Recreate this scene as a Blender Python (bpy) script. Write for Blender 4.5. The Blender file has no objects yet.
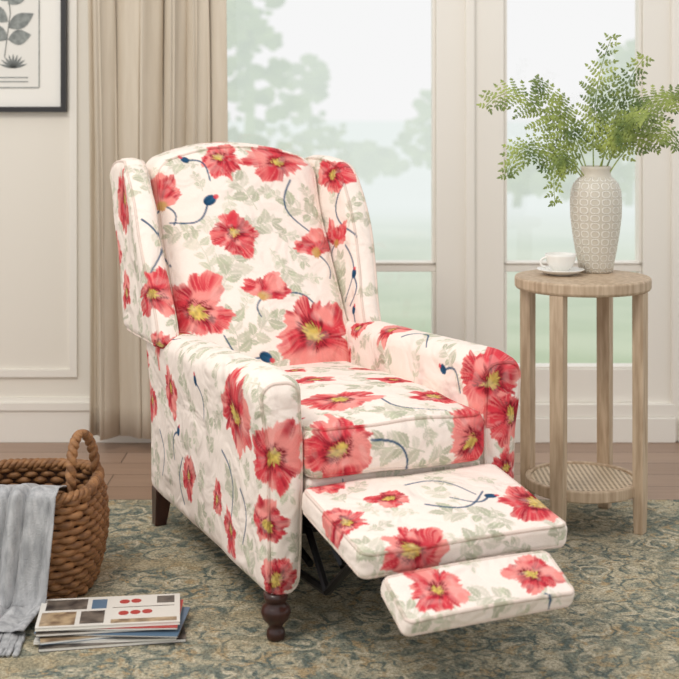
import bpy, bmesh, numpy as np, math, random
from mathutils import Vector, Matrix, kdtree
random.seed(3); rng=np.random.default_rng(5)
sc=bpy.context.scene
sc.view_settings.view_transform='Standard'

# ---------------- helpers ----------------
def s2l(c):
    return tuple(((v/255)/12.92 if v/255<=0.04045 else ((v/255+0.055)/1.055)**2.4) for v in c)
def new_mat(name,rgb=(200,200,200),rough=.6,metal=0,noise=None,bump=None):
    m=bpy.data.materials.new(name); m.use_nodes=True
    nt=m.node_tree; b=nt.nodes['Principled BSDF']
    b.inputs['Base Color'].default_value=(*s2l(rgb),1); b.inputs['Roughness'].default_value=rough
    b.inputs['Metallic'].default_value=metal
    tc=nt.nodes.new('ShaderNodeTexCoord')
    if noise:
        rgb2,scale,stretch=noise
        mp=nt.nodes.new('ShaderNodeMapping'); mp.inputs['Scale'].default_value=stretch
        nt.links.new(tc.outputs['Object'],mp.inputs['Vector'])
        n=nt.nodes.new('ShaderNodeTexNoise'); n.inputs['Scale'].default_value=scale; n.inputs['Detail'].default_value=6
        nt.links.new(mp.outputs[0],n.inputs['Vector'])
        r=nt.nodes.new('ShaderNodeValToRGB'); r.color_ramp.elements[0].position=.35; r.color_ramp.elements[1].position=.65
        r.color_ramp.elements[0].color=(*s2l(rgb),1); r.color_ramp.elements[1].color=(*s2l(rgb2),1)
        nt.links.new(n.outputs['Fac'],r.inputs[0]); nt.links.new(r.outputs[0],b.inputs['Base Color'])
    if bump:
        sc_,st=bump
        n2=nt.nodes.new('ShaderNodeTexNoise'); n2.inputs['Scale'].default_value=sc_
        nt.links.new(tc.outputs['Object'],n2.inputs['Vector'])
        bp=nt.nodes.new('ShaderNodeBump'); bp.inputs['Strength'].default_value=st; bp.inputs['Distance'].default_value=.002
        nt.links.new(n2.outputs['Fac'],bp.inputs['Height']); nt.links.new(bp.outputs[0],b.inputs['Normal'])
    return m
class MB:
    def __init__(s): s.V=[];s.F=[];s.M=[];s.n=0
    def add(s,V,F,mi=0):
        V=np.asarray(V,float); s.V.append(V)
        for f in F: s.F.append(tuple(int(i)+s.n for i in f)); s.M.append(mi)
        s.n+=len(V); return s
    def box(s,x0,x1,y0,y1,z0,z1,mi=0,rot=0,c=None):
        V=np.array([[x,y,z] for x in(x0,x1) for y in(y0,y1) for z in(z0,z1)],float)
        if rot:
            cx,cy=c if c else((x0+x1)/2,(y0+y1)/2); ca,sa=math.cos(rot),math.sin(rot)
            d=V[:,:2]-[cx,cy]; V[:,0]=cx+d[:,0]*ca-d[:,1]*sa; V[:,1]=cy+d[:,0]*sa+d[:,1]*ca
        return s.add(V,[(0,1,3,2),(4,6,7,5),(0,4,5,1),(2,3,7,6),(0,2,6,4),(1,5,7,3)],mi)
    def tube(s,P,r,n=8,mi=0,closed=False,cap=True):
        P=np.asarray(P,float); k=len(P); r=np.broadcast_to(np.asarray(r,float),(k,))
        T=(np.roll(P,-1,0)-np.roll(P,1,0)) if closed else np.gradient(P,axis=0)
        T/=np.linalg.norm(T,axis=1)[:,None]+1e-12
        up=np.array([0,0,1.]) if abs(T[0,2])<.9 else np.array([1.,0,0])
        A=np.cross(T[0],up); A/=np.linalg.norm(A); V=[]
        for i in range(k):
            A=A-T[i]*A.dot(T[i]); A/=np.linalg.norm(A)+1e-12; B=np.cross(T[i],A)
            for j in range(n):
                a=2*math.pi*j/n; V.append(P[i]+r[i]*(A*math.cos(a)+B*math.sin(a)))
        F=[]
        for i in range(k if closed else k-1):
            i2=(i+1)%k
            for j in range(n): F.append((i*n+j,i*n+(j+1)%n,i2*n+(j+1)%n,i2*n+j))
        if cap and not closed: F+= [tuple(range(n-1,-1,-1)),tuple((k-1)*n+j for j in range(n))]
        return s.add(V,F,mi)
    def lathe(s,prof,c=(0,0,0),n=48,mi=0):
        V=[];F=[]
        for r,z in prof:
            for j in range(n):
                a=2*math.pi*j/n; V.append((c[0]+r*math.cos(a),c[1]+r*math.sin(a),c[2]+z))
        for i in range(len(prof)-1):
            for j in range(n): F.append((i*n+j,i*n+(j+1)%n,(i+1)*n+(j+1)%n,(i+1)*n+j))
        return s.add(V,F,mi)
    def obj(s,name,mats,parent=None,smooth=False,bevel=0):
        me=bpy.data.meshes.new(name); V=np.concatenate(s.V)
        me.from_pydata(V.tolist(),[],s.F)
        for m in mats: me.materials.append(m)
        me.polygons.foreach_set('material_index',s.M)
        if smooth: me.polygons.foreach_set('use_smooth',[True]*len(s.F))
        me.update()
        bm=bmesh.new(); bm.from_mesh(me); bmesh.ops.recalc_face_normals(bm,faces=bm.faces); bm.to_mesh(me); bm.free()
        o=bpy.data.objects.new(name,me); sc.collection.objects.link(o)
        if parent: o.parent=parent
        if bevel:
            b=o.modifiers.new('bevel','BEVEL'); b.width=bevel; b.segments=2; b.limit_method='ANGLE'
        return o
def sm(x,a,b):
    t=np.clip((x-a)/(b-a),0,1); return t*t*(3-2*t)
def vn(x,y,seed=0):
    x=np.asarray(x,float);y=np.asarray(y,float)
    xi=np.floor(x);yi=np.floor(y);fx=x-xi;fy=y-yi;fx=fx*fx*(3-2*fx);fy=fy*fy*(3-2*fy)
    h=lambda a,b:np.mod(np.sin(a*127.1+b*311.7+seed*74.7)*43758.5453,1)
    return (h(xi,yi)*(1-fx)+h(xi+1,yi)*fx)*(1-fy)+(h(xi,yi+1)*(1-fx)+h(xi+1,yi+1)*fx)*fy

# ---------------- camera ----------------
cam=bpy.data.cameras.new('camera'); co=bpy.data.objects.new('camera',cam); sc.collection.objects.link(co)
co.location=(0,0,1.12); co.rotation_euler=(math.pi/2,0,0)
cam.sensor_width=36; cam.lens=68.92; cam.shift_y=-.338; cam.clip_end=500
cam.dof.use_dof=True; cam.dof.focus_distance=3.15; cam.dof.aperture_fstop=4.5
sc.camera=co

# ---------------- materials ----------------
M_wall=new_mat('wall_paint',(229,223,212),.7)
M_trim=new_mat('trim_paint',(235,230,221),.45)
M_dark=new_mat('espresso_wood',(48,26,22),.3,noise=((70,36,28),20,(1,1,.2)))
M_metal=new_mat('black_steel',(22,22,24),.4,.6)
M_oak=new_mat('weathered_oak',(168,144,118),.6,noise=((198,176,150),14,(6,6,.6)),bump=(60,.2))

# ---------------- room ----------------
FZ=-.01; WY=4.44
def floor_mat():
    m=bpy.data.materials.new('oak_floor'); m.use_nodes=True; nt=m.node_tree; b=nt.nodes['Principled BSDF']
    tc=nt.nodes.new('ShaderNodeTexCoord'); br=nt.nodes.new('ShaderNodeTexBrick'); br.inputs['Scale'].default_value=1
    br.inputs['Brick Width'].default_value=1.4; br.inputs['Row Height'].default_value=.13; br.inputs['Mortar Size'].default_value=.002
    br.inputs['Color1'].default_value=(*s2l((174,146,126)),1); br.inputs['Color2'].default_value=(*s2l((152,124,104)),1); br.inputs['Mortar'].default_value=(*s2l((80,60,48)),1)
    nt.links.new(tc.outputs['Object'],br.inputs['Vector'])
    mp=nt.nodes.new('ShaderNodeMapping'); mp.inputs['Scale'].default_value=(2,30,1); nt.links.new(tc.outputs['Object'],mp.inputs['Vector'])
    n=nt.nodes.new('ShaderNodeTexNoise'); n.inputs['Scale'].default_value=2; n.inputs['Detail'].default_value=8; nt.links.new(mp.outputs[0],n.inputs['Vector'])
    mx=nt.nodes.new('ShaderNodeMix'); mx.data_type='RGBA'; mx.blend_type='MULTIPLY'; mx.inputs[0].default_value=.5
    r=nt.nodes.new('ShaderNodeValToRGB'); r.color_ramp.elements[0].color=(.45,.42,.4,1); r.color_ramp.elements[1].color=(1.2,1.2,1.2,1)
    nt.links.new(n.outputs['Fac'],r.inputs[0]); nt.links.new(br.outputs['Color'],mx.inputs[6]); nt.links.new(r.outputs[0],mx.inputs[7])
    nt.links.new(mx.outputs[2],b.inputs['Base Color']); b.inputs['Roughness'].default_value=.35
    return m
MB().box(-3,3,-.5,WY+.15,FZ-.1,FZ).obj('floor',[floor_mat()])
ZT=2.45; ZC=2.75
wl=MB().box(-3,-.80,WY,WY+.15,FZ,ZC)
wl.box(-.80,3,WY,WY+.15,ZT,ZC)
wl.box(2.6,3,WY,WY+.15,FZ,ZT)
wl.obj('wall_back',[M_wall])
bb=MB()
bb.box(-3,-.80,WY-.02,WY,FZ,.10); bb.box(-3,-.80,WY-.028,WY,.10,.125); bb.box(-3,-.80,WY-.012,WY,.125,.14)
bb.obj('baseboard_back',[M_trim])
tr=MB()
for (a,b_,c,d) in [(-2.2,-.895,.21,.235),(-.92,-.895,.235,2.275),(-2.2,-2.175,.235,2.275),(-2.2,-.895,2.275,2.3)]:
    tr.box(a,b_,WY-.012,WY,c,d)
tr.obj('trim_1',[M_trim])
def window(name,x0,x1,sl,sr):
    f=MB()
    y0,y1=WY+.0,WY+.08
    f.box(x0,x0+sl,y0,y1,FZ,ZT); f.box(x1-sr,x1,y0,y1,FZ,ZT)
    f.box(x0+sl,x1-sr,y0+.005,y1,.12,.235); f.box(x0+sl,x1-sr,y0+.005,y1,ZT-.12,ZT)
    f.box(x0+sl,x1-sr,y0+.02,y1-.02,.565,.592)
    f.box(x0+sl,x1-sr,y0+.02,y1-.02,1.82,1.845)
    bw=.012
    for a,b_ in((.235,.565),(.592,1.82),(1.845,ZT-.12)):
        f.box(x0+sl,x0+sl+bw,y0+.012,y1-.01,a,b_); f.box(x1-sr-bw,x1-sr,y0+.012,y1-.01,a,b_)
        f.box(x0+sl,x1-sr,y0+.012,y1-.01,a,a+bw*.6); 
    f.box(x0,x1,WY-.03,WY+.1,FZ,.075); f.box(x0,x1,WY-.02,WY+.1,.075,.12)
    o=f.obj(name,[M_trim],bevel=.003)
    g=MB().box(x0+sl,x1-sr,WY+.045,WY+.049,.2,ZT-.1)
    m=bpy.data.materials.get('window_glass')
    if not m:
        m=bpy.data.materials.new('window_glass'); m.use_nodes=True; nt=m.node_tree; nt.nodes.clear()
        out=nt.nodes.new('ShaderNodeOutputMaterial'); t=nt.nodes.new('ShaderNodeBsdfTransparent'); gl=nt.nodes.new('ShaderNodeBsdfGlossy'); gl.inputs['Roughness'].default_value=.02
        mx=nt.nodes.new('ShaderNodeMixShader'); mx.inputs[0].default_value=.03
        nt.links.new(t.outputs[0],mx.inputs[1]); nt.links.new(gl.outputs[0],mx.inputs[2]); nt.links.new(mx.outputs[0],out.inputs[0])
    g.obj('pane',[m],parent=o)
window('window_1',-.80,.440,.09,.11)
window('window_2',.450,1.142,.112,.105)
window('window_3',1.152,2.6,.105,.1)
t2=MB()
t2.box(.429,.461,WY-.018,WY+.02,FZ,ZT); t2.box(1.131,1.163,WY-.018,WY+.02,FZ,ZT)
t2.obj('trim_2',[M_trim],bevel=.006)

# ---------------- outdoors ----------------
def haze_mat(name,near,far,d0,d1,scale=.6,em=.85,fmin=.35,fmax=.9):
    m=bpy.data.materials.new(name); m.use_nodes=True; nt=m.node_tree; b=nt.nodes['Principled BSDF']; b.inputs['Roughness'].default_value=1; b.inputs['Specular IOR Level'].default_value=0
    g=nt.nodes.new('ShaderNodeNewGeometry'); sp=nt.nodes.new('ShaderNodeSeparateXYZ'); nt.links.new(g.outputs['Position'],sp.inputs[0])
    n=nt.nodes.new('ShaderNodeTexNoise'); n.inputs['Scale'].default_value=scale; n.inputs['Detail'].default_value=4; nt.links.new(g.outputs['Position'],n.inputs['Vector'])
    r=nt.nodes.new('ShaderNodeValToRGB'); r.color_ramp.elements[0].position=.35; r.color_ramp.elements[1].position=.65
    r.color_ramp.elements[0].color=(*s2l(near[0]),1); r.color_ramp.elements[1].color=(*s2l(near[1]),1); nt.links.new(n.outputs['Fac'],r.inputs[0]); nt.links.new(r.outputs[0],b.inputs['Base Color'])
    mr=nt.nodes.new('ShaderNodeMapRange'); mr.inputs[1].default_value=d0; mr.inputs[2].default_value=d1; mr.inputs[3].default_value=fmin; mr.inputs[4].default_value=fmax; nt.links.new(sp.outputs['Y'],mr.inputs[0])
    e=nt.nodes.new('ShaderNodeEmission'); e.inputs[0].default_value=(*s2l(far),1); e.inputs[1].default_value=em  # haze painted as emission: ground and trees glow more with distance
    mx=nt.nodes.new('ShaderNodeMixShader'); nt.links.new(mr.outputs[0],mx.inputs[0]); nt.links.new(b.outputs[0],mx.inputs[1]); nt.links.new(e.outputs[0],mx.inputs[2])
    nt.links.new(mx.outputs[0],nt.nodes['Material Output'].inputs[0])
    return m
gr=MB()
ys=np.concatenate([[4.7,5.5],np.geomspace(7,300,20)]); xs=np.linspace(-1,1,21)
V=[];F=[]
for i,y in enumerate(ys):
    for x in xs:
        V.append((x*(8+y*.8),y,-.5-1.0*float(sm(np.array(y),5,25))+.15*math.sin(x*9+y*.3)*float(sm(np.array(y),5,12))))
for i in range(len(ys)-1):
    for j in range(20): F.append((i*21+j,i*21+j+1,(i+1)*21+j+1,(i+1)*21+j))
gr.add(V,F); gr.obj('ground',[haze_mat('hazy_meadow',((160,184,132),(196,210,170)),(240,246,244),9,36,.5,1.0,.25,.96)],smooth=True)
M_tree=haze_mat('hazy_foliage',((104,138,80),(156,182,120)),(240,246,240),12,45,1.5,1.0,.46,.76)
def tree(cx,cy,w,h,z0,name='tree',n=120):
    t=MB()
    t.tube([(cx,cy,z0-.1),(cx+.05*w,cy,z0+h*.5),(cx,cy,z0+h*.8)],[w*.05,w*.04,w*.02],8)
    bm=bmesh.new(); bmesh.ops.create_icosphere(bm,subdivisions=2,radius=1)
    P0=np.array([v.co[:] for v in bm.verts]); F0=[[v.index for v in f.verts] for f in bm.faces]; bm.free()
    for k in range(n):
        a=random.random()*6.28; rr=random.random()**.5*w*.5; zz=z0+h*(.22+.78*random.random()); taper=max(.15,1-1.3*abs((zz-z0)/h-.5))
        r=w*random.uniform(.03,.095)
        c=np.array([cx+math.cos(a)*rr*taper,cy+math.sin(a)*rr*taper,zz])
        nz=vn(P0[:,0]*2.5+k,P0[:,1]*2.5+P0[:,2]*2,k)
        t.add(P0*r*(.5+1.1*nz)[:,None]*np.array([1,1,.7])+c,F0)
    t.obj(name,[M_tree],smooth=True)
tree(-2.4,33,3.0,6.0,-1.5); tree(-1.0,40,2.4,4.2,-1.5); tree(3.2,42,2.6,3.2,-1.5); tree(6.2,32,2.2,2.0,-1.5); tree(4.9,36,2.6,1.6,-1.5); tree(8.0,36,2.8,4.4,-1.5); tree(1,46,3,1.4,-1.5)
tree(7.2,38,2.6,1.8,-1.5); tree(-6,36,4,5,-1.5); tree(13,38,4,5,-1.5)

# ---------------- world & lights ----------------
w=bpy.data.worlds.new('world'); sc.world=w; w.use_nodes=True
bg=w.node_tree.nodes['Background']; bg.inputs[0].default_value=(.99,.99,.99,1); bg.inputs[1].default_value=.95
def area(name,loc,tgt,size,e,col=(1,1,1)):
    l=bpy.data.lights.new(name,'AREA'); l.shape='RECTANGLE'; l.size=size[0]; l.size_y=size[1]; l.energy=e; l.color=col
    o=bpy.data.objects.new(name,l); sc.collection.objects.link(o); o.location=loc
    o.rotation_euler=(Vector(tgt)-Vector(loc)).to_track_quat('-Z','Y').to_euler(); return o
area('added_fill_softlight',(-1.3,1.5,3.0),(.1,3.2,.4),(1.0,1.0),46,(1,.94,.86))  # added soft fill from upper left front, no fitting there

# ---------------- rug ----------------
def rug_mat():
    m=bpy.data.materials.new('distressed_rug'); m.use_nodes=True; nt=m.node_tree; b=nt.nodes['Principled BSDF']; L=nt.links.new
    tc=nt.nodes.new('ShaderNodeTexCoord')
    def noise(s,d=4,dist=0,off=0):
        mp=nt.nodes.new('ShaderNodeMapping'); mp.inputs['Location'].default_value=(off,off*2,0); L(tc.outputs['Object'],mp.inputs[0])
        n=nt.nodes.new('ShaderNodeTexNoise'); n.inputs['Scale'].default_value=s; n.inputs['Detail'].default_value=d; n.inputs['Distortion'].default_value=dist; n.inputs['Roughness'].default_value=.7; L(mp.outputs[0],n.inputs['Vector']); return n.outputs['Fac']
    def ramp(v,a,b_):
        mr=nt.nodes.new('ShaderNodeMapRange'); mr.inputs[1].default_value=a; mr.inputs[2].default_value=b_; L(v,mr.inputs[0]); return mr.outputs[0]
    def mix(f,c1,c2,mode='MIX'):
        mx=nt.nodes.new('ShaderNodeMix'); mx.data_type='RGBA'; mx.blend_type=mode
        if isinstance(f,float): mx.inputs[0].default_value=f
        else: L(f,mx.inputs[0])
        for c,i in((c1,6),(c2,7)):
            if isinstance(c,tuple): mx.inputs[i].default_value=(*s2l(c),1)
            else: L(c,mx.inputs[i])
        return mx.outputs[2]
    def math_(op,a,v):
        n=nt.nodes.new('ShaderNodeMath'); n.operation=op; L(a,n.inputs[0])
        if isinstance(v,(int,float)): n.inputs[1].default_value=v
        else: L(v,n.inputs[1])
        return n.outputs[0]
    base=mix(ramp(noise(7,6,1.2),.45,.55),(134,138,126),(182,173,150))
    base=mix(ramp(noise(16,5,1.5,5),.52,.60),base,(172,152,120))
    base=mix(ramp(noise(22,5,1.5,9),.54,.62),base,(102,112,108))
    vo=nt.nodes.new('ShaderNodeTexVoronoi'); vo.inputs['Scale'].default_value=11; vo.inputs['Randomness'].default_value=.5
    wn=nt.nodes.new('ShaderNodeTexNoise'); wn.inputs['Scale'].default_value=20; L(tc.outputs['Object'],wn.inputs['Vector'])
    vm=nt.nodes.new('ShaderNodeVectorMath'); vm.operation='MULTIPLY_ADD'; vm.inputs[1].default_value=(.06,.06,0); L(wn.outputs['Color'],vm.inputs[0]); L(tc.outputs['Object'],vm.inputs[2]); L(vm.outputs[0],vo.inputs['Vector'])
    ring=math_('SINE',math_('MULTIPLY',vo.outputs['Distance'],20.),0)
    ringm=math_('MULTIPLY',ramp(ring,.3,.8),ramp(noise(12,4,0,13),.42,.58))
    base=mix(ringm,base,(196,187,166))
    ringd=math_('MULTIPLY',ramp(ring,-.5,-.9),ramp(noise(18,4,0,17),.44,.56))
    base=mix(ringd,base,(104,113,108))
    base=mix(math_('MULTIPLY',ramp(noise(2.5,3,1,23),.50,.62),.6),base,(166,152,124))
    sp=noise(150,3)
    r=nt.nodes.new('ShaderNodeValToRGB'); r.color_ramp.elements[0].position=.33; r.color_ramp.elements[1].position=.67
    r.color_ramp.elements[0].color=(.38,.38,.36,1); r.color_ramp.elements[1].color=(1.46,1.45,1.40,1); L(sp,r.inputs[0])
    base=mix(.85,base,r.outputs[0],'MULTIPLY')
    L(base,b.inputs['Base Color']); b.inputs['Roughness'].default_value=.95; b.inputs['Specular IOR Level'].default_value=.1
    bp=nt.nodes.new('ShaderNodeBump'); bp.inputs['Distance'].default_value=.005; L(noise(140,2),bp.inputs['Height']); L(bp.outputs[0],b.inputs['Normal'])
    return m
MB().box(-1.9,2.0,.6,3.74,FZ,0).obj('area_rug',[rug_mat()],bevel=.004)

# ---------------- chair ----------------
chair=bpy.data.objects.new('wingback_recliner',None); sc.collection.objects.link(chair)
chair.location=(-.156,2.71,0); chair.rotation_euler=(0,0,math.atan2(.412,.911))
def fabric_mat():
    m=bpy.data.materials.new('poppy_print_fabric'); m.use_nodes=True; nt=m.node_tree; b=nt.nodes['Principled BSDF']; L=nt.links.new
    a=nt.nodes.new('ShaderNodeAttribute'); a.attribute_name='Col'
    tc=nt.nodes.new('ShaderNodeTexCoord')
    n=nt.nodes.new('ShaderNodeTexNoise'); n.inputs['Scale'].default_value=420; n.inputs['Detail'].default_value=2; L(tc.outputs['Object'],n.inputs['Vector'])
    r=nt.nodes.new('ShaderNodeMapRange'); r.inputs[3].default_value=.9; r.inputs[4].default_value=1.08; L(n.outputs['Fac'],r.inputs[0])
    vm=nt.nodes.new('ShaderNodeVectorMath'); vm.operation='SCALE'; L(a.outputs['Color'],vm.inputs[0]); L(r.outputs[0],vm.inputs['Scale'])
    L(vm.outputs[0],b.inputs['Base Color']); b.inputs['Roughness'].default_value=.9; b.inputs['Specular IOR Level'].default_value=.12
    n3=nt.nodes.new('ShaderNodeTexNoise'); n3.inputs['Scale'].default_value=9; n3.inputs['Detail'].default_value=2; n3.inputs['Distortion'].default_value=1.2; L(tc.outputs['Object'],n3.inputs['Vector'])
    bp0=nt.nodes.new('ShaderNodeBump'); bp0.inputs['Distance'].default_value=.03; bp0.inputs['Strength'].default_value=.6; L(n3.outputs['Fac'],bp0.inputs['Height'])
    bp=nt.nodes.new('ShaderNodeBump'); bp.inputs['Distance'].default_value=.001; bp.inputs['Strength'].default_value=.5; L(n.outputs['Fac'],bp.inputs['Height']); L(bp0.outputs[0],bp.inputs['Normal']); L(bp.outputs[0],b.inputs['Normal'])
    return m
M_fab=fabric_mat()
BASE=np.array(s2l((246,232,222)))
STEP=.0027
def rbox(x0,x1,y0,y1,z0,z1,r,step=None):
    step=step or STEP
    lo=np.array([x0,y0,z0],float);hi=np.array([x1,y1,z1],float);c=(lo+hi)/2;h=(hi-lo)/2
    g=[np.linspace(-h[i],h[i],max(4,int(math.ceil(2*h[i]/step)))+1) for i in range(3)]
    Vs=[];Fs=[];n=0
    for ax in range(3):
        a,b=(ax+1)%3,(ax+2)%3
        for sg in(-1,1):
            A,B=np.meshgrid(g[a],g[b],indexing='ij'); P=np.zeros(A.shape+(3,)); P[...,a]=A;P[...,b]=B;P[...,ax]=sg*h[ax]
            na,nb=A.shape; idx=np.arange(na*nb).reshape(na,nb)+n
            q=np.stack([idx[:-1,:-1],idx[1:,:-1],idx[1:,1:],idx[:-1,1:]],-1).reshape(-1,4)
            if sg<0: q=q[:,::-1]
            Vs.append(P.reshape(-1,3));Fs.append(q);n+=na*nb
    V=np.concatenate(Vs);F=np.concatenate(Fs)
    _,fi,inv=np.unique(np.round(V,6),axis=0,return_index=True,return_inverse=True); inv=inv.reshape(-1)
    V=V[fi];F=inv[F]
    rr=min(r,h.min()*.999)
    I=np.clip(V,-(h-rr),h-rr); d=V-I; d/=np.linalg.norm(d,axis=1)[:,None]
    return I+rr*d+c,F
def fab_obj(name,V,F):
    me=bpy.data.meshes.new(name); me.vertices.add(len(V)); me.vertices.foreach_set('co',V.astype(np.float32).ravel())
    me.loops.add(len(F)*4); me.loops.foreach_set('vertex_index',F.astype(np.int32).ravel())
    me.polygons.add(len(F)); me.polygons.foreach_set('loop_start',np.arange(0,len(F)*4,4,dtype=np.int32)); 
    me.update(calc_edges=True); me.validate()
    me.polygons.foreach_set('use_smooth',[True]*len(F)); me.materials.append(M_fab); me.update()
    o=bpy.data.objects.new(name,me); sc.collection.objects.link(o); o.parent=chair; return o
W=.624; CX=W/2
PARTS={}
def wr(V,amp,sc_=7,seed=0):
    return amp*(vn(V[:,0]*sc_+V[:,2]*2,V[:,1]*sc_+V[:,2]*sc_,seed)-.5)
def part(name,bx,r,warp):
    V,F=rbox(*bx,r); V=warp(V); PARTS[name]=(V,F,fab_obj(name,V,F))
def arm_warp(side):
    def f(V):
        V=V.copy(); uc=.05 if side<0 else W-.05
        t=sm(V[:,2],.38,.53); lo=1-sm(V[:,2],.09,.42)
        V[:,0]=uc+(V[:,0]-uc)*(1+.14*t-.12*lo)+side*.013*t*(1-.6*V[:,1]/.89)
        hz=(V[:,2]-.09)/.47
        V[:,2]-=(.036*(V[:,1]/.89)+.012*(1-sm(V[:,1],0,.10)))*hz
        bul=np.sin(np.clip(V[:,1]/.89,0,1)*math.pi)*np.sin(np.clip(hz,0,1)*math.pi)*.006
        V[:,0]+=np.sign(V[:,0]-uc)*bul
        V[:,0]+=wr(V,.007,9,3); return V
    return f
part('arm_left',(0,.10,0,.89,.09,.568),.042,arm_warp(-1))
part('arm_right',(W-.10,W,0,.89,.09,.568),.042,arm_warp(1))
SL=.52; BC=.298; BH=.252
def back_warp(V):
    V=V.copy(); xx=(V[:,0]-BC)/BH; t=np.clip((V[:,2]-.34)/.68,0,1)
    V[:,2]-=.055*xx**2*sm(V[:,2],.75,1.02)
    front=sm(-(V[:,1]),-.08,0)
    V[:,1]-=front*(.042*(1-np.clip(xx**2,0,1))*np.sin(np.clip(t,0,1)*math.pi)**.6+.016*np.sin(t*math.pi*2.2))
    V[:,1]+=.72+SL*(V[:,2]-.43)+wr(V,.009,8,1); return V
part('backrest',(BC-BH,BC+BH,0,.15,.34,1.025),.045,back_warp)
def wing_warp(side):
    def f(V):
        V=V.copy(); z=V[:,2]; y=V[:,1]/.30; zt=np.clip((z-.5)/.47,0,1)
        V[:,2]-=.045*np.abs(2*y-1)**2.6*sm(z,.78,.97)
        V[:,1]-= (.5-y)*.05*(1-sm(z,.5,.72))
        V[:,1]+= .70+.42*(z-.53)-.03*np.sin(zt*math.pi)*(1-y)
        fl=sm(1-y,.45,1.0)
        V[:,0]+= side*(.022*fl*sm(z,.52,.8)) + wr(V,.005,10,5); return V
    return f
WL=(-.037,.034); WR=(W-.078,W-.012)
part('wing_left',(*WL,0,.30,.505,.985),.032,wing_warp(-1))
part('wing_right',(*WR,0,.30,.505,.985),.032,wing_warp(1))
def seat_warp(V):
    V=V.copy(); xx=(V[:,0]-CX)/.22; yy=(V[:,1]-.33)/.35
    up=sm(V[:,2],.39,.44)
    V[:,2]+=up*(.020*(1-np.clip(xx**2,0,1))*(1-np.clip(yy**2,0,1)*.7)-.015*sm(V[:,1],.3,.7))+wr(V,.007,9,8)
    V[:,1]-=sm(-V[:,1],-.05,0)*.014*(1-np.clip(xx**2,0,1))*(.6+.4*np.sin((V[:,2]-.335)/.112*math.pi))
    return V
part('seat_cushion',(.094,W-.094,-.018,.72,.335,.447),.03,seat_warp)
part('front_rail',(.098,W-.098,.005,.06,.262,.336),.012,lambda V:V)
part('back_panel',(.03,W-.03,.80,.885,.095,.50),.02,lambda V:V)
def tilt(V,v0,z0,deg):
    c,s=math.cos(math.radians(deg)),math.sin(math.radians(deg)); y=V[:,1].copy(); z=V[:,2].copy()
    V[:,1]=v0+y*c-z*s; V[:,2]=z0+z*c+y*s; return V
def foot_warp(V):
    V=V.copy(); xx=(V[:,0]-CX)/.235; yy=(V[:,1]+.15)/.155
    V[:,2]+=sm(V[:,2],.0,.024)*.014*(1-np.clip(xx**2,0,1))*(1-np.clip(yy**2,0,1))+wr(V,.006,9,2)
    return tilt(V,-.004,.301,9.5)
part('footrest',(.078,.548,-.308,.0,-.027,.027),.015,foot_warp)
def flap_warp(V):
    V=V.copy(); xx=(V[:,0]-.293)/.183
    V[:,2]+=sm(V[:,2],.0,.015)*.006*(1-np.clip(xx**2,0,1))
    return tilt(V,-.324,.224,26)
part('footrest_flap',(.108,.478,-.118,0,-.018,.018),.011,flap_warp)

def ring_pts(a0,a1,b0,b1,r,n=10):
    P=[]
    for (ca,cb,s) in((a1-r,b1-r,0),(a0+r,b1-r,1),(a0+r,b0+r,2),(a1-r,b0+r,3)):
        for k in range(n+1):
            t=(s+k/n)*math.pi/2; P.append((ca+r*math.cos(t),cb+r*math.sin(t)))
    P=np.array(P); Q=[]
    for i in range(len(P)):
        p,q=P[i],P[(i+1)%len(P)]; d=np.linalg.norm(q-p); k=max(1,int(d/.006))
        for j in range(k): Q.append(p+(q-p)*j/k)
    return np.array(Q)
pip=MB(); RP=.0040
def pring(plane,rect,off,warp,r):
    Q=ring_pts(*rect,r); 
    if plane=='xy': P=np.c_[Q[:,0],Q[:,1],np.full(len(Q),off)]
    elif plane=='xz': P=np.c_[Q[:,0],np.full(len(Q),off),Q[:,1]]
    else: P=np.c_[np.full(len(Q),off),Q[:,0],Q[:,1]]
    pip.tube(warp(P),RP,8,closed=True)
sw=seat_warp
pring('xy',(.094+.009,W-.094-.009,-.018+.009,.69),.447-.009,sw,.03)
pring('xy',(.094+.009,W-.094-.009,-.018+.009,.69),.335+.009,sw,.03)
for sd_,u0 in((-1,0),(1,W-.10)):
    pring('xz',(u0+.0125,u0+.0875,.1025,.5555),.0125,arm_warp(sd_),.030)
pring('xz',(BC-BH+.013,BC+BH-.013,.36,1.012),.013,back_warp,.045)
pring('xz',(BC-BH+.013,BC+BH-.013,.36,1.012),.137,back_warp,.045)
for sd_,(u0,u1) in((-1,WL),(1,WR)):
    pring('yz',(.0095,.2905,.5145,.9755),u0+.0095,wing_warp(sd_),.030)
    pring('yz',(.0095,.2905,.5145,.9755),u1-.0095,wing_warp(sd_),.030)
pring('xy',(.083,.543,-.303,-.005),.022,foot_warp,.016)
pring('xy',(.083,.543,-.303,-.005),-.022,foot_warp,.016)
pring('xy',(.112,.474,-.114,-.004),.0145,flap_warp,.012)
pring('xy',(.112,.474,-.114,-.004),-.0145,flap_warp,.012)
pipo=pip.obj('piping',[M_fab],parent=chair,smooth=True)
lg=MB()
prof=[(.012,0),(.017,.003),(.019,.012),(.017,.022),(.013,.028),(.016,.034),(.026,.046),(.030,.060),(.027,.072),(.018,.079),(.022,.084),(.024,.090),(.024,.10)]
for u in(.036,W-.04): lg.lathe([(r*1.08,z) for r,z in prof]+[(0,.10)],(u,.028,0),32); lg.lathe([(0,0),(.013,0)],(u,.028,0),32)
lg.obj('front_legs',[M_dark],parent=chair,smooth=True)
lr=MB()
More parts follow.
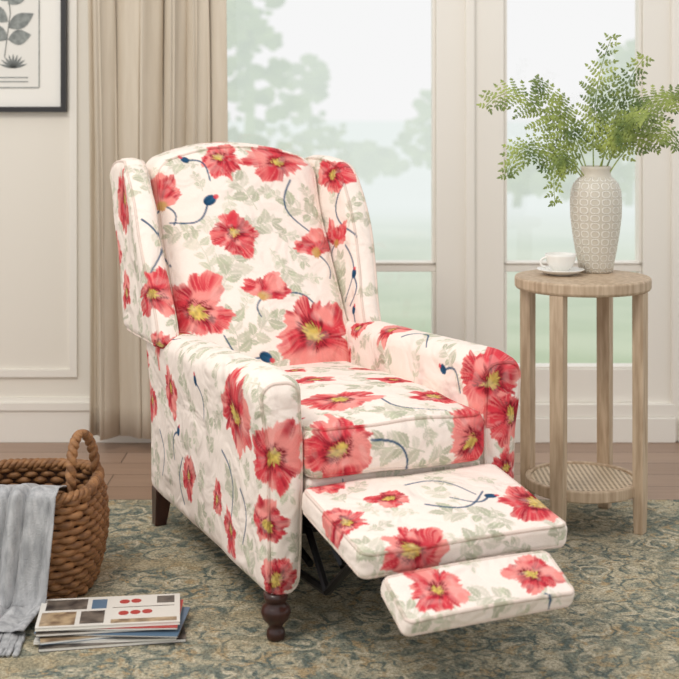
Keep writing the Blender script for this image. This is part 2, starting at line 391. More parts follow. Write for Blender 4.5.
for u in(.030,W-.05):
    V=[];
    for z,hw,dy in((0,.016,.03),(.11,.024,0)):
        for a,b_ in((-1,-1),(1,-1),(1,1),(-1,1)): V.append((u+a*hw,.84+dy+b_*hw,z))
    lr.add(V,[(0,1,5,4),(1,2,6,5),(2,3,7,6),(3,0,4,7),(3,2,1,0),(4,5,6,7)])
lr.obj('rear_legs',[M_dark],parent=chair,bevel=.003)
mc=MB()
def bar(p,q,w_=.014):
    mc.tube(np.array([p,q]),w_/1.6,6)
for u in(.125,W-.125):
    bar((u,.30,.16),(u,-.02,.245)); bar((u,.10,.25),(u,-.04,.11)); bar((u,-.04,.11),(u,-.20,.235)); bar((u,-.02,.245),(u,-.12,.19)); bar((u,.05,.14),(u,.35,.20)); bar((u,-.04,.11),(u,.12,.10)); bar((u,-.12,.19),(u,-.05,.26))
    ui=u+(.02 if u<.3 else -.03)
    bar((ui,-.20,.225),(ui,-.37,.185)); bar((u,-.06,.245),(u,-.27,.225))
mc.box(.10,W-.10,.20,.225,.16,.19); mc.box(.11,W-.11,-.20,-.18,.222,.232)
mc.box(.15,W-.17,-.335,-.315,.214,.226)
mc.box(.102,W-.102,.07,.80,.20,.26)
mc.obj('recliner_mechanism',[M_metal],parent=chair)

# ------- printed fabric (pattern laid out in the chair's own surface coordinates) -------
RED=np.array(s2l((214,60,72)));DEEP=np.array(s2l((164,26,48)));PINK=np.array(s2l((242,152,144)));YEL=np.array(s2l((214,190,96)))
GRN=np.array(s2l((136,146,112)));GR2=np.array(s2l((194,197,170)));NAVY=np.array(s2l((36,76,108)))
def blend(C,idx,col,a):
    C[idx]=C[idx]*(1-a[:,None])+col*a[:,None]
def poppy(x,y,R,sq,seed,fan=False):
    X=x/R;Y=y/(R*sq)
    X=X+.22*(vn(X*2.2+seed,Y*2.2,seed+31)-.5);Y=Y+.22*(vn(X*2.2,Y*2.2+seed,seed+32)-.5)
    if fan: Y=Y+.45
    r=np.hypot(X,Y);c=X/(r+1e-9);s=Y/(r+1e-9);th=np.arctan2(Y,X)
    npet=4+seed%2; ph=seed*1.7
    th2=th+.7*(vn(2*c+seed,2*s,seed+9)-.5)
    pet=np.abs(np.cos(npet*th2/2+ph))
    E=.86+.18*(pet**.5-.7)+.44*(vn(2.0*c+seed,2.0*s+seed*2,seed)-.5)+.22*(vn(7*c,7*s,seed+1)-.5)+.10*(vn(20*c,20*s,seed+11)-.5)
    if fan: E=E*(.25+1.15*sm(s,-.55,.55))
    a=sm((E-r)/.03,0,1)
    st=vn(8*c+r*1.6,8*s+r*1.6,seed+2); st2=vn(26*c+r,26*s+r,seed+3); bl=vn(X*2.6+7,Y*2.6,seed+4); bl2=vn(X*5+3,Y*5,seed+14)
    k=np.clip(r/(E+1e-6),0,1)
    dk=np.clip(sm(1-pet,.55,1)*.85+sm(st,.5,.82)*.75*(1-k*.3)+sm(bl2,.6,.9)*.4,0,1)
    col=RED+(DEEP-RED)*dk[:,None]
    hi=np.clip(sm(st2,.45,.75)*.5*sm(k,.25,.8)+sm(bl,.48,.8)*.85+sm(k,.84,1)*.35,0,.92)
    col=col+(PINK-col)*hi[:,None]
    if not fan:
        cx0=.25*(((seed*37)%10)/10-.5); cy0=.25*(((seed*53)%10)/10-.5)
        rc=np.hypot(X-cx0,Y-cy0)
        c0=.17+.10*((seed*29)%7)/7; cr=c0+.18*(vn(8*c,8*s,seed+5)-.5)
        d2=sm(cr+.22-rc,0,.14)*(.3+.7*sm(st2,.35,.6)); col=col+(DEEP*.55-col)*d2[:,None]
        ye=sm(cr-rc,-.02,.05)*(.7+.3*vn(X*11,Y*11,seed+16)); yc=YEL*(.5+.8*vn(X*14,Y*14,seed+6))[:,None]
        col=col+(yc-col)*ye[:,None]
    else:
        ye=sm(.30-r,0,.15)*.7; col=col+(YEL*.8-col)*ye[:,None]
    return col,a*(.84+.15*sm(bl2,.2,.5))
def leafmask(x,y,L_,w_,ang):
    ca,sa=math.cos(ang),math.sin(ang); t=(x*ca+y*sa)/L_; n=(-x*sa+y*ca)+.12*L_*np.sin(t*3)
    hw=w_*np.sin(np.pi*np.clip(t,0,1)**.8)*(1+.12*np.sin(t*38))
    return sm((hw-np.abs(n)),-.0005,.002)*((t>0)&(t<1))*(1-.45*(np.abs(n)<.0013))
def seg(x,y,P,w0,w1):
    m=np.zeros(len(x))
    for i in range(len(P)-1):
        p,q=P[i],P[i+1];d=q-p;t=np.clip(((x-p[0])*d[0]+(y-p[1])*d[1])/(d@d+1e-12),0,1)
        dist=np.hypot(x-p[0]-t*d[0],y-p[1]-t*d[1]); w_=w0+(w1-w0)*i/(len(P)-1)
        m=np.maximum(m,sm(w_-dist,-.001,.001))
    return m
def paint_decal(C,V,Nn,typ,P,size,rot=0,sq=1,seed=0):
    if typ in'pf': size=size*1.14
    if typ=='s': size=size*1.15
    if typ in'bc': size=size*1.2
    P=np.array(P,float); d=V-P; dist=np.linalg.norm(d,axis=1)
    i0=dist.argmin(); P=V[i0]; d=V-P; dist=np.linalg.norm(d,axis=1); N=Nn[i0]
    rad=size*{'p':1.3,'f':1.5,'s':1.4,'b':2.6,'c':2.6}[typ]
    m=(dist<rad)&(Nn@N>-.15)
    idx=np.nonzero(m)[0]
    if len(idx)==0: return
    T=np.array([0,0,1.]) if abs(N[2])<.75 else np.array([0,1.,0])
    T=T-N*N.dot(T);T/=np.linalg.norm(T); Rr=np.cross(T,N)
    dd=d[idx]; dn=dd@N; x0=dd@Rr;y0=dd@T
    ln=np.hypot(x0,y0)+1e-9; f=np.sqrt(ln**2+dn**2)/ln; f=np.clip(f,1,1.5); x0=x0*f;y0=y0*f
    ca,sa=math.cos(math.radians(rot)),math.sin(math.radians(rot)); x=x0*ca+y0*sa;y=-x0*sa+y0*ca
    if typ in 'pf':
        if typ=='f':
            t=np.linspace(0,1,8); Pl=np.c_[.35*size*np.sin(t*2.6)*(1 if seed%2 else -1),-.4*size-t*size*1.0]
            blend(C,idx,NAVY,seg(x,y,Pl,.0026,.0018)*.9)
        col,a=poppy(x,y,size,sq,seed,typ=='f'); blend(C,idx,col,a)
    elif typ=='s':
        a=seg(x,y,np.array([[0,-size],[.12*size,-.3*size],[0,.5*size]]),.0015,.001)*.8
        n=3+seed%3
        for k in range(n):
            t=-.75+1.35*k/n; 
            for sgn in(-1,1):
                L_=size*(.70-.22*abs(t))*(.75+.5*((seed*7+k*3+sgn)%5)/5); 
                a=np.maximum(a,leafmask(x-.05*size,y-t*size-sgn*.05*size,L_,L_*(.22+.05*((seed+k)%3)),math.radians(90-sgn*(44+10*((k+seed)%3))))*(.5+.5*((k*2+seed+sgn)%3)/2))
        a=np.maximum(a,leafmask(x,y-.42*size,size*.55,size*.13,math.radians(90)))
        q=vn(x*70+seed,y*70,seed); col=GRN+(GR2-GRN)*np.clip(q*1.15+(.45 if seed%3==0 else -.12),0,1)[:,None]
        blend(C,idx,col,a*(.58+.42*q))
    else:
        L_=size*2.2; tt=np.linspace(0,1,12); bend=.32*L_*(1 if seed%2 else -1)
        Pl=np.c_[bend*np.sin(tt*math.pi*1.05)*(1-.3*tt)*sq,-tt*L_]
        a=seg(x,y,Pl,.0030,.0020); blend(C,idx,NAVY*(1.1),a*.92)
        if typ=='b':
            r=np.hypot(x/(size*.28),(y-size*.12)/(size*.38)); a2=sm(1-r,0,.15); col=NAVY*(.7+.9*vn(x*200,y*120,seed))[:,None]; blend(C,idx,col,a2)
            r3=np.hypot(x/(size*.15),(y-size*.50)/(size*.16)); blend(C,idx,RED,sm(1-r3,0,.3)*.9)
# motif anchor: 1 char panel index + 3 chars = position inside that panel's bounding box (u, v, z)
CS='0123456789ABCDEFGHIJKLMNOPQRSTUVWXYZabcdefghijklmnopqrstuvwxyz!#$%()*+,-./:;=?@^_~'
K=len(CS)-1
CODE=('2yq;2XYq29IU2!8K2-Xl2fJZ22o$2Nh!2%m*2iGW29k$2Gs;3Go#3T8N3ImK3IMt4Hf/49Wh4YW+4DOd4BEQ06D#0ClN0D=h3T220FKD0R0p0V080J2S01b(09rd0BOi2Z3F0Fp90C+X0EEY1H1.1Rl@1E!;1l0v17H,1Ed?1h0c5SL@5/I.5Xi_5)a^5iH_5D1g5/1a5Q0o83Y$8Pk?8J0X8=Pz8ay_8!a,8ZX/9Kb$9(W!9(1e'
'2dj(2RQf2)fw2N9N2lat2tMc2a9O2Dq:2GWl43QI28cq2j3D39Rb3aY/3HP845RS4ROu02m(0AyU0AWm0DJV0FeA0F9A    0Kd@    0YJ_    12k+1hW^1AH=15U+1g0i5g5=0*2,5oU_5)3,513R5a0Y5r1E8jI(841n8j0i8ig?8;1j9e4n944j9)0W')
SPEC=[('p',37,0,.6,1),('p',24,20,.95,2),('p',35,-10,.95,4),('p',42,10,.95,3),('f',24,0,.8,5),('f',20,-10,1,6),('f',22,30,1.1,7),
('b',17,-60,1,1),('c',24,10,1,2),('c',24,60,1,3),('c',28,-10,1,2),('b',12,50,1,1),
('p',30,90,.85,8),('p',24,0,.95,9),('p',18,90,.8,10),('c',22,10,1,3),
('p',25,0,.8,11),('f',18,0,1,12),('c',24,10,1,2),('c',22,10,1,3),('b',12,0,1,3),
('p',42,80,.8,13),('p',25,80,.85,14),('p',22,80,.85,15),('p',16,0,.8,16),('p',24,110,.75,17),('p',36,90,.8,18),('p',23,90,.8,19),('p',22,90,.9,20),
('b',15,20,1,3),('b',15,-30,1,2),('c',26,20,1,3),('b',16,-120,1,1),('c',20,180,1,3),('c',20,10,1,3),('c',20,10,1,3),
('p',38,30,1,21),('p',25,0,.85,22),('p',17,60,.9,23),('p',26,80,.9,24),('b',15,70,1,3),('c',22,0,1,1),('p',16,0,1,27),
('p',40,0,.8,25),('p',34,20,.8,26),('p',28,0,.55,27),('p',24,0,.75,28),('c',26,40,1,4),
('p',34,20,1,29),('p',31,0,1,30),('c',24,40,1,3),
('p',28,0,.95,31),('p',24,0,.75,32),('p',34,20,.9,33),('p',43,40,.9,34),('c',28,60,1,3),('b',17,-90,1,1),('c',30,100,1,2),
('p',32,10,.9,35),('p',32,10,.8,36),('c',16,0,1,1),
('s',24,30,1,1),('s',26,-30,1,2),('s',26,60,1,4),('s',26,10,1,4),('s',22,-80,1,5),('s',20,200,1,8),('s',24,-50,1,7),('s',16,90,1,8),('s',24,20,1,9),('s',20,30,1,5),('s',18,100,1,7),('s',18,100,1,7),
('s',24,0,1,1),('s',16,10,1,2),('s',16,0,1,5),('s',20,20,1,5),('s',16,0,1,4),
('s',26,30,1,1),('s',24,-30,1,2),('s',24,0,1,4),('s',28,40,1,5),('s',24,-40,1,5),('s',24,10,1,8),('s',22,10,1,7),('s',22,80,1,8),('s',18,0,1,9),('s',20,60,1,2),('s',18,60,1,6),
('s',24,40,1,1),('s',24,-60,1,2),('s',20,60,1,4),('s',18,0,1,9),('s',18,0,1,8),
('s',30,60,1,2),('s',30,10,1,4),('s',28,100,1,4),('s',24,-60,1,4),
('s',24,0,1,1),('s',28,80,1,5),('s',24,-60,1,4),
('s',34,70,1,4),('s',28,20,1,2),('s',30,-60,1,1),('s',26,20,1,3),('s',20,20,1,1),
('s',28,80,1,1),('s',24,20,1,4),('s',18,60,1,3)]
UNIT={'arm_left':.0022,'arm_right':.0024,'backrest':.0028,'wing_left':.0027,'wing_right':.0027,'seat_cushion':.0023,'front_rail':.0021,'back_panel':.0027,'footrest':.0020,'footrest_flap':.0019}
names=list(PARTS); DECALS=[]
for k,sp_ in enumerate(SPEC):
    cd=CODE[4*k:4*k+4]
    if len(cd)<4 or cd[0]==' ': continue
    nm=names[int(cd[0])]; Vp=PARTS[nm][0]; lo=Vp.min(0);hi=Vp.max(0)
    P=lo+(hi-lo)*np.array([CS.index(ch)/K for ch in cd[1:]])
    DECALS.append((sp_[0],nm,*P,sp_[1]*UNIT[nm],*sp_[2:]))
order={'s':0,'c':1,'p':2,'f':2,'b':3}
allV=[];allC=[]
for name,(V,F,o) in PARTS.items():
    n=len(V); C=np.tile(BASE,(n,1)); N=np.empty(n*3,np.float32); o.data.vertex_normals.foreach_get('vector',N); N=N.reshape(-1,3).astype(float)
    mine=sorted([d for d in DECALS if d[1]==name],key=lambda d:order[d[0]])
    pts=[np.array(d[2:5]) for d in mine]
    extra=[]
    for k in range(500):
        p=V[rng.integers(n)]
        dmin=min([np.linalg.norm(p-x) for x in pts]+[9])
        if dmin>.100: t_=random.choice('ppfssb'); sz=random.choice([.04,.05,.06])
        elif dmin>.060: t_='s'; sz=random.uniform(.028,.042)
        else: continue
        if t_=='b': sz=.03
        extra.append((t_,name,*p,sz,random.randint(0,360) if t_!='f' else random.randint(-40,40),random.choice([.8,.95]),random.randint(40,90))); pts.append(p)
    for d in sorted(mine+extra,key=lambda d:order[d[0]]):
        paint_decal(C,V,N,d[0],d[2:5],d[5],d[6],d[7],d[8])
    at=o.data.color_attributes.new('Col','FLOAT_COLOR','POINT')
    at.data.foreach_set('color',np.c_[C,np.ones(n)].astype(np.float32).ravel())
    allV.append(V[::2]);allC.append(C[::2])
AV=np.concatenate(allV);AC=np.concatenate(allC)
kd=kdtree.KDTree(len(AV))
for i,v in enumerate(AV.tolist()): kd.insert(v,i)
kd.balance()
pv=np.empty(len(pipo.data.vertices)*3,np.float32); pipo.data.vertices.foreach_get('co',pv); pv=pv.reshape(-1,3)
pc=np.array([AC[kd.find(v)[1]] for v in pv.tolist()])*np.array([.84,.79,.77])
at=pipo.data.color_attributes.new('Col','FLOAT_COLOR','POINT'); at.data.foreach_set('color',np.c_[pc,np.ones(len(pc))].astype(np.float32).ravel())

# ---------------- side table ----------------
TX,TY,TZ=.66,3.53,.669; th=math.radians(-33)
tb=MB()
tr_=.183
tb.lathe([(0,TZ-.034),(tr_-.012,TZ-.034),(tr_-.004,TZ-.032),(tr_,TZ-.026),(tr_,TZ-.004),(tr_-.003,TZ),(0,TZ)],(TX,TY,0),72)
tb.lathe([(0,.095),(.150,.095),(.154,.098),(.154,.124),(.152,.127),(.140,.127),(.139,.119),(0,.119)],(TX,TY,0),72)
for k in range(4):
    a=th+k*math.pi/2; x,y=TX+.162*math.cos(a),TY+.162*math.sin(a)
    V=[]
    hw=.0185
    for z,s_ in((0,.85),(.1,1),(TZ-.033,1.05)):
        for aa,bb_ in((-1,-1),(1,-1),(1,1),(-1,1)):
            dx,dy=aa*hw*s_,bb_*hw*s_*.8; c_,s2=math.cos(a),math.sin(a); V.append((x+dx*s2+dy*c_,y-dx*c_+dy*s2,z))
    tb.add(V,[(0,1,5,4),(1,2,6,5),(2,3,7,6),(3,0,4,7),(4,5,9,8),(5,6,10,9),(6,7,11,10),(7,4,8,11),(3,2,1,0),(8,9,10,11)])
tab=tb.obj('side_table',[M_oak],bevel=.002)
def cane_mat():
    m=bpy.data.materials.new('cane_webbing'); m.use_nodes=True; nt=m.node_tree; b=nt.nodes['Principled BSDF']; L=nt.links.new
    tc=nt.nodes.new('ShaderNodeTexCoord'); vo=nt.nodes.new('ShaderNodeTexVoronoi'); vo.inputs['Scale'].default_value=75; vo.inputs['Randomness'].default_value=0; L(tc.outputs['Object'],vo.inputs['Vector'])
    r=nt.nodes.new('ShaderNodeValToRGB'); r.color_ramp.elements[0].position=.28; r.color_ramp.elements[0].color=(*s2l((105,84,62)),1); r.color_ramp.elements[1].position=.4; r.color_ramp.elements[1].color=(*s2l((205,186,158)),1)
    L(vo.outputs['Distance'],r.inputs[0]); L(r.outputs[0],b.inputs['Base Color']); b.inputs['Roughness'].default_value=.6; return m
MB().lathe([(0,.1195),(.138,.1195),(.138,.1215),(0,.1215)],(TX,TY,0),64).obj('cane_shelf',[cane_mat()],parent=tab)

# ---------------- vase ----------------
def vase_mat():
    m=bpy.data.materials.new('patterned_ceramic'); m.use_nodes=True; nt=m.node_tree; b=nt.nodes['Principled BSDF']; L=nt.links.new
    tc=nt.nodes.new('ShaderNodeTexCoord'); sp=nt.nodes.new('ShaderNodeSeparateXYZ'); L(tc.outputs['Object'],sp.inputs[0])
    def mth(op,a,b_=None):
        n=nt.nodes.new('ShaderNodeMath'); n.operation=op
        for i,v in enumerate((a,b_)):
            if v is None: continue
            if isinstance(v,(int,float)): n.inputs[i].default_value=v
            else: L(v,n.inputs[i])
        return n.outputs[0]
    at=mth('ARCTAN2',sp.outputs['Y'],sp.outputs['X']); A=mth('MULTIPLY',at,7.); Z=mth('MULTIPLY',sp.outputs['Z'],2*math.pi/.044)
    v=mth('MULTIPLY',mth('COSINE',A),mth('COSINE',Z)); v2=mth('ABSOLUTE',v)
    w_=mth('ABSOLUTE',mth('SUBTRACT',v2,.38)); 
    ln=nt.nodes.new('ShaderNodeMapRange'); ln.inputs[1].default_value=.12; ln.inputs[2].default_value=.2; L(w_,ln.inputs[0])
    zz=mth('GREATER_THAN',sp.outputs['Z'],.266)
    f=mth('MAXIMUM',ln.outputs[0],zz)
    mx=nt.nodes.new('ShaderNodeMix'); mx.data_type='RGBA'; L(f,mx.inputs[0]); mx.inputs[6].default_value=(*s2l((238,233,222)),1); mx.inputs[7].default_value=(*s2l((200,192,176)),1)
    L(mx.outputs[2],b.inputs['Base Color']); b.inputs['Roughness'].default_value=.4
    bp=nt.nodes.new('ShaderNodeBump'); bp.invert=True; bp.inputs['Distance'].default_value=.002; L(f,bp.inputs['Height']); L(bp.outputs[0],b.inputs['Normal']); return m
VX,VY=.714,3.62
vp=[(0,0),(.043,0),(.047,.004),(.049,.02),(.057,.06),(.065,.11),(.0705,.155),(.0715,.195),(.0695,.225),(.062,.247),(.050,.260),(.043,.266),(.041,.274),(.041,.286),(.043,.293),(.040,.295),(.036,.286),(.036,.27),(.05,.24),(.06,.18),(.04,.03),(0,.02)]
v=MB().lathe(vp,(0,0,0),64).obj('ceramic_vase',[vase_mat()],smooth=True); v.location=(VX,VY,TZ)
# ---------------- fern ----------------
M_fern=new_mat('fern_leaf',(76,98,38),.5,noise=((152,164,78),16,(1,1,1)))
fn=MB(); O=np.array([VX,VY,TZ+.27])
def leaf(P,d,L_,w_,nrm,droop=.2):
    d=d/np.linalg.norm(d); s=np.cross(d,nrm); s/=np.linalg.norm(s)+1e-9
    V=[P,P+d*L_*.35+s*w_,P+d*L_*.35-s*w_,P+d*L_*.7+s*w_*.75-nrm*L_*droop*.4,P+d*L_*.7-s*w_*.75-nrm*L_*droop*.4,P+d*L_-nrm*L_*droop]
    fn.add(V,[(0,2,1),(1,2,4,3),(3,4,5)])
def frond(tip,ctrl,n=12,maxl=.07,seed=0):
    rg=random.Random(seed)
    tip=O+np.array(tip);ct=O+np.array(ctrl); st=O+np.array([rg.uniform(-.012,.012),rg.uniform(-.012,.012),-.12])
    tt=np.linspace(0,1,40); up0=O+np.array([rg.uniform(-.02,.02),rg.uniform(-.02,.02),.03])
    P=((1-tt)**3)[:,None]*st+(3*(1-tt)**2*tt)[:,None]*up0+(3*(1-tt)*tt**2)[:,None]*ct+(tt**3)[:,None]*tip
    fn.tube(P,np.linspace(.0024,.0010,40),5)
    tw=rg.uniform(-.5,.5)
    for k in range(n):
        for sg in(-1,1):
            t=.40+.59*(k+(.22*sg))/(n-1); t=min(max(t,.36),.995); f=t*39; i=min(38,int(f)); p=P[i]+(P[i+1]-P[i])*(f-i); T=P[i+1]-P[i]; T/=np.linalg.norm(T)
            nr0=np.array([tw,-.85,.5]); nrm=np.cross(T,np.cross(nr0,T)); nrm/=np.linalg.norm(nrm); S=np.cross(T,nrm)
            u=k/(n-1); L_=(maxl*(min(1,.55+u*2.2))*(1-u**1.4*.86)+.008)*rg.uniform(.75,1.15)
            d=S*sg*1.0+T*rg.uniform(.35,.65)+nrm*rg.uniform(-.3,.15); d/=np.linalg.norm(d)
            cv=rg.uniform(-.05,.25)
            m=max(2,int(L_/.0092)); 
            for q in range(m):
                pp=p+d*L_*(q+.5)/m-nrm*cv*L_*(q/m)**2; l2=.0165*(1-.6*q/m)*(L_/maxl*.4+.65)*rg.uniform(.8,1.2)
                for s3 in(-1,1):
                    d2=np.cross(d,nrm)*s3*1.0+d*rg.uniform(.5,.9)+nrm*rg.uniform(-.25,.15); leaf(pp,d2,l2,l2*.30,nrm)
            leaf(p+d*L_*.85-nrm*cv*L_*.7,d,.015,.0035,nrm); fn.tube([p,p+d*L_*.9-nrm*cv*L_*.7],.0007,3,cap=False)
FR=[((-.31,-.02,.19),(-.20,0,.33),.085),((-.26,-.10,.0),(-.23,-.05,.17),.065),((-.13,-.10,-.07),(-.15,-.06,.14),.055),((-.16,.05,.27),(-.08,.02,.18),.06),
((.045,.0,.385),(-.03,0,.22),.08),((.15,.06,.33),(.05,.03,.22),.07),((.26,0,.19),(.14,0,.30),.08),((.21,-.08,.08),(.16,-.04,.20),.06),
((.10,-.12,.16),(.06,-.08,.18),.055),((.29,.08,.24),(.18,.08,.24),.075)]
for i,(a,b_,ml) in enumerate(FR): frond(a,b_,13,ml,i)
fn.obj('potted_fern',[M_fern])

# ---------------- cup & saucer ----------------
M_por=new_mat('white_porcelain',(238,236,230),.2)
cx_,cy_=.605,3.555
cp=MB(); 
cp.lathe([(0,.001),(.03,.0),(.034,.003),(.050,.008),(.064,.015),(.0645,.017),(.062,.0175),(.048,.011),(.03,.006),(0,.006)],(cx_,cy_,TZ),48)
cp.lathe([(0,.007),(.018,.007),(.020,.011),(.022,.013),(.031,.022),(.038,.036),(.042,.052),(.0425,.058),(.041,.058),(.037,.040),(.028,.02),(0,.015)],(cx_,cy_,TZ),48)
t=np.linspace(-1.3,1.5,16)
cp.tube(np.c_[cx_-.036-.020*np.cos(t),cy_+0*t-.004,TZ+.035+.014*np.sin(t)],.003,8)
cp.obj('teacup',[M_por],smooth=True)

# ---------------- basket ----------------
M_wick=new_mat('wicker',(160,114,72),.6,noise=((114,76,44),30,(1,1,3)),bump=(120,.6))
M_wdk=new_mat('wicker_dark',(70,44,28),.8)
BX,BY=-.737,3.085
bs=MB(); nr=15; hgt=.232
def sq_r(a,p=3.2): return 1/((abs(math.cos(a))**p+abs(math.sin(a))**p)**(1/p))
def rz(z): return .146+.024*math.sin(min(1,z/hgt)*math.pi*.85)
for k in range(nr):
    z=.011+k*(hgt-.016)/(nr-1); P=[]
    for j in range(200):
        a=2*math.pi*j/200; r=rz(z)*sq_r(a)+.0052*math.cos(25*a+math.pi*k)
        P.append((BX+r*math.cos(a),BY+r*math.sin(a),z+.0015*math.sin(5*a+k)*(k>0)))
    bs.tube(P,[.0085+.0010*math.sin(q*.9+k) for q in range(200)],7,closed=True)
for j in range(50):
    a=2*math.pi*(j+.5)/50; bs.tube([(BX+rz(z)*sq_r(a)*math.cos(a),BY+rz(z)*sq_r(a)*math.sin(a),z) for z in np.linspace(.002,hgt,8)],.004,5)
for q in range(3):
    P=[]
    for j in range(240):
        a=2*math.pi*j/240; r=rz(hgt)*sq_r(a)+.007*math.cos(22*a+q*2.094); P.append((BX+r*math.cos(a),BY+r*math.sin(a),hgt+.006+.007*math.sin(22*a+q*2.094)))
    bs.tube(P,.0075,6,closed=True)
V=[];F=[];
for i,z in enumerate(np.linspace(.004,hgt,8)):
    for j in range(64):
        a=2*math.pi*j/64; r=(rz(z)-.004)*sq_r(a); V.append((BX+r*math.cos(a),BY+r*math.sin(a),z))
for i in range(7):
    for j in range(64): F.append((i*64+j,i*64+(j+1)%64,(i+1)*64+(j+1)%64,(i+1)*64+j))
F.append(tuple(range(63,-1,-1))); bs.add(V,F,1)
for sx in(1,-1):
    for q in range(2):
        tt=np.linspace(0,math.pi,60)
        hx=BX+sx*(.142-.010*np.sin(tt))+.005*np.cos(tt*16+q*math.pi); hy=BY+.068*np.cos(tt); hz=hgt-.02+.14*np.sin(tt)**.8
        hy=hy+.005*np.sin(tt*16+q*math.pi)
        bs.tube(np.c_[hx-sx*.01+sx*.25*(hy-BY),hy,hz],.0085,8)
bs.obj('wicker_basket',[M_wick,M_wdk],smooth=True)

# ---------------- throw blanket ----------------
M_thr=new_mat('grey_throw',(150,151,153),.95,noise=((188,188,189),60,(1,1,.3)),bump=(260,1.0))
prof_=[(3.13,.198),(3.05,.231),(2.97,.254),(2.925,.263),(2.903,.250),(2.892,.20),(2.886,.15),(2.882,.10),(2.875,.05),(2.865,.022),(2.84,.012),(2.79,.011),(2.76,.010)]
pp=np.array(prof_); s_=np.linspace(0,len(pp)-1,70); py=np.interp(s_,range(len(pp)),pp[:,0]); pz=np.interp(s_,range(len(pp)),pp[:,1])
nx=90;V=[];F=[]
for i in range(70):
    for j in range(nx):
        u=j/(nx-1); k=i/69
        x=-.985+.350*u+.008*math.sin(k*6)*u -.10*max(0,k-.70)*u
        f=.014*math.sin(u*19+k*2.0+math.sin(u*7))+.006*math.sin(u*43+k*3)
        V.append((x,py[i]-abs(f)*1.3-(.006 if i>20 else 0),pz[i]+(abs(f)*.8 if (k<.4 or k>.75) else 0)+.002))
for i in range(69):
    for j in range(nx-1): F.append((i*nx+j,i*nx+j+1,(i+1)*nx+j+1,(i+1)*nx+j))
tb2=MB().add(V,F)
for j in range(90):
    u=j/89; x=-.985+.315*u; P=[(x,2.755,.010)]
    dx=random.uniform(-.02,.015)
    for q in range(1,5): P.append((x+dx*q/4+random.uniform(-.003,.003),2.755-.024*q,.005))
    tb2.tube(P,.0022,4)
o=tb2.obj('throw_blanket',[M_thr],smooth=True)
sd=o.modifiers.new('t','SOLIDIFY'); sd.thickness=.003; sd.offset=1

# ---------------- magazines ----------------
mats=[new_mat('paper_pages',(230,226,218),.6),new_mat('cover_white',(222,218,210),.25),new_mat('print_red',(176,48,44),.3),new_mat('print_dark',(58,54,52),.3,noise=((120,110,100),30,(1,1,1))),new_mat('print_tan',(184,160,128),.3,noise=((120,98,78),40,(1,1,1))),new_mat('print_blue',(90,116,140),.3)]
mg=MB(); z=0.0005; mcx,mcy=-.495,2.80
for k in range(7):
    a=math.radians([10,4,15,-3,8,2,7][k]); cx0=mcx+[.008,.0,-.006,.010,-.004,.004,0][k]; cy0=mcy+[-.006,-.004,.004,-.004,.004,0,.002][k]
    hx,hy=[.152,.148,.144,.152,.146,.148,.150][k],[.086,.082,.082,.080,.082,.078,.080][k]; t_=[.007,.005,.006,.004,.006,.004,.007][k]
    ca,sa=math.cos(a),math.sin(a)
    def quad(x0,x1,y0,y1,z0,z1,mi): mg.box(cx0+x0,cx0+x1,cy0+y0,cy0+y1,z0,z1,mi,rot=a,c=(cx0,cy0))
    quad(-hx,hx,-hy,hy,z,z+.0008,[3,1,5,3,3,1,1][k]); quad(-hx+.001,hx-.001,-hy+.001,hy-.001,z+.0008,z+t_-.0008,0); quad(-hx,hx,-hy,hy,z+t_-.0008,z+t_,[3,1,4,5,3,2,1][k])
    if k==6:
        zt=z+t_
        for (x0,x1,y0,y1,mi) in [(-.143,-.07,-.072,.0,4),(-.06,-.01,-.068,.0,3),(-.138,-.05,.012,.070,3),(.005,.143,-.072,-.052,4),(.10,.138,.03,.070,3),(.005,.138,.012,.015,3),(-.04,-.008,.012,.064,5)]:
            quad(x0,x1,y0,y1,zt,zt+.0003,mi)
        for q,(x,y) in enumerate([(.03,-.02),(.055,-.018),(.08,-.016),(.03,.045),(.055,.047)]):
            mg.lathe([(0,zt+.0008),(.011,zt+.0008),(.011,zt)],(cx0+x*ca-y*sa,cy0+x*sa+y*ca,0),24,2)
    z+=t_+.0004
mg.obj('magazine_stack',mats)

# ---------------- curtain ----------------
M_cur=new_mat('linen_curtain',(202,190,172),.9,noise=((208,197,180),60,(1,1,.1)))
V=[];F=[];nc=300;nzc=24
for i in range(nzc):
    zz=.035+(2.46-.035)*i/(nzc-1)
    for j in range(nc):
        s0=j/(nc-1); ph=2*math.pi*(4.5*s0+.25*math.sin(s0*9))
        lx=-.835-.015*(zz/2.5); rx=-.385
        amp=.036*(.8+.4*math.sin(s0*13)); 
        V.append((lx+(rx-lx)*s0+.014*math.sin(2*ph+.5)+.006*math.sin(zz*2+s0*7),4.31+amp*math.sin(ph)+.007*math.sin(ph*3+zz)+.004*math.sin(ph*5-zz*2),zz))
for i in range(nzc-1):
    for j in range(nc-1): F.append((i*nc+j,i*nc+j+1,(i+1)*nc+j+1,(i+1)*nc+j))
o=MB().add(V,F).obj('curtain',[M_cur],smooth=True); sd=o.modifiers.new('t','SOLIDIFY'); sd.thickness=.002
rod=MB().tube([(-1.0,4.31,2.5),(2.4,4.31,2.5)],.012,12)
for x in(-.95,.44,2.3): rod.tube([(x,4.31,2.5),(x,WY,2.5)],.008,8)
rod.obj('curtain_rod',[M_metal])

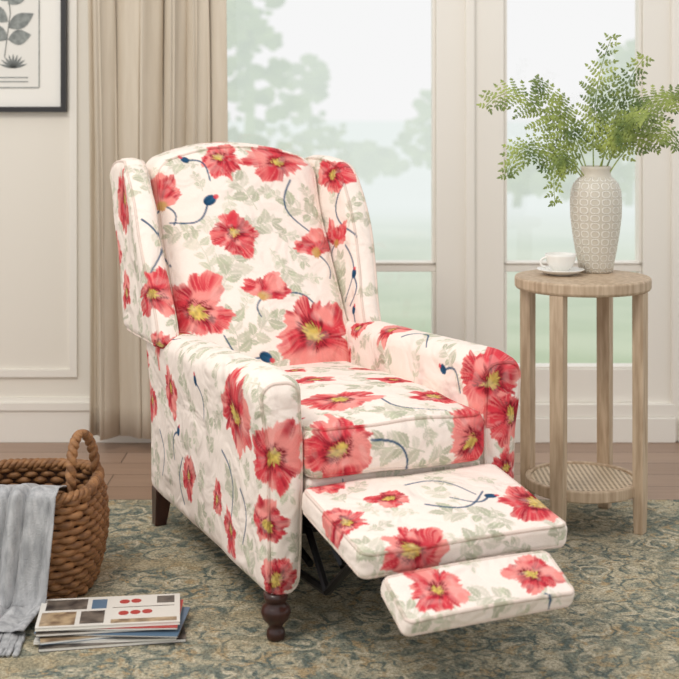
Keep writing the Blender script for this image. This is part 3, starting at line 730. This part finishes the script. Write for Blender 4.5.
# ---------------- picture ----------------
pf=MB(); px1=-.929; px0=-1.43; pz0=1.113; pz1=1.80; fw=.018
y0,y1=WY-.028,WY-.001
pf.box(px0,px1,y0,y1,pz0,pz0+fw); pf.box(px0,px1,y0,y1,pz1-fw,pz1); pf.box(px0,px0+fw,y0,y1,pz0+fw,pz1-fw); pf.box(px1-fw,px1,y0,y1,pz0+fw,pz1-fw)
pf.box(px0+fw,px1-fw,WY-.014,WY-.010,pz0+fw,pz1-fw,1)
ix0,ix1,iz0,iz1=px0+.09,px1-.095,pz0+.085,pz1-.09
pf.box(ix0,ix1,WY-.016,WY-.013,iz0,iz1,2)
for a in((ix0,ix1,iz0-.003,iz0),(ix0,ix1,iz1,iz1+.003),(ix0-.003,ix0,iz0,iz1),(ix1,ix1+.003,iz0,iz1)): pf.box(a[0],a[1],WY-.017,WY-.013,a[2],a[3],4)
def pleaf(x,z,L_,w_,a,mi=3):
    V=[];n=9
    for i in range(n):
        t=i/(n-1); h=w_*math.sin(math.pi*t**.9)
        for s in(-1,1): V.append((x+L_*t*math.cos(a)-s*h*math.sin(a),WY-.0175,z+L_*t*math.sin(a)+s*h*math.cos(a)))
    pf.add(V,[(2*i,2*i+1,2*i+3,2*i+2) for i in range(n-1)],mi)
bx=-1.14
pf.tube([(bx,WY-.017,1.30),(bx+.02,WY-.017,1.45),(bx+.0,WY-.017,1.62)],.0016,4,3)
for i,(dz,a,l) in enumerate([(1.36,.2,.08),(1.36,2.6,.09),(1.40,.5,.10),(1.42,2.5,.10),(1.48,.7,.09),(1.49,2.3,.1),(1.56,1.5,.1)]): pleaf(bx+.012,dz,l,.026,a,4)
for k in range(9): pleaf(-1.11,1.262,.05,.004,.3+k*.32,3)
for k in range(2): pf.box(-1.16,-1.06,WY-.0175,WY-.016,1.215+.014*k,1.218+.014*k,3)
pf.obj('framed_botanical_print',[new_mat('black_frame',(40,38,38),.35),new_mat('mat_board',(236,233,226),.8),new_mat('art_paper',(228,225,218),.8),new_mat('ink_grey',(120,124,122),.8),new_mat('ink_leaf',(150,154,150),.8,noise=((118,122,120),60,(1,1,1)))])
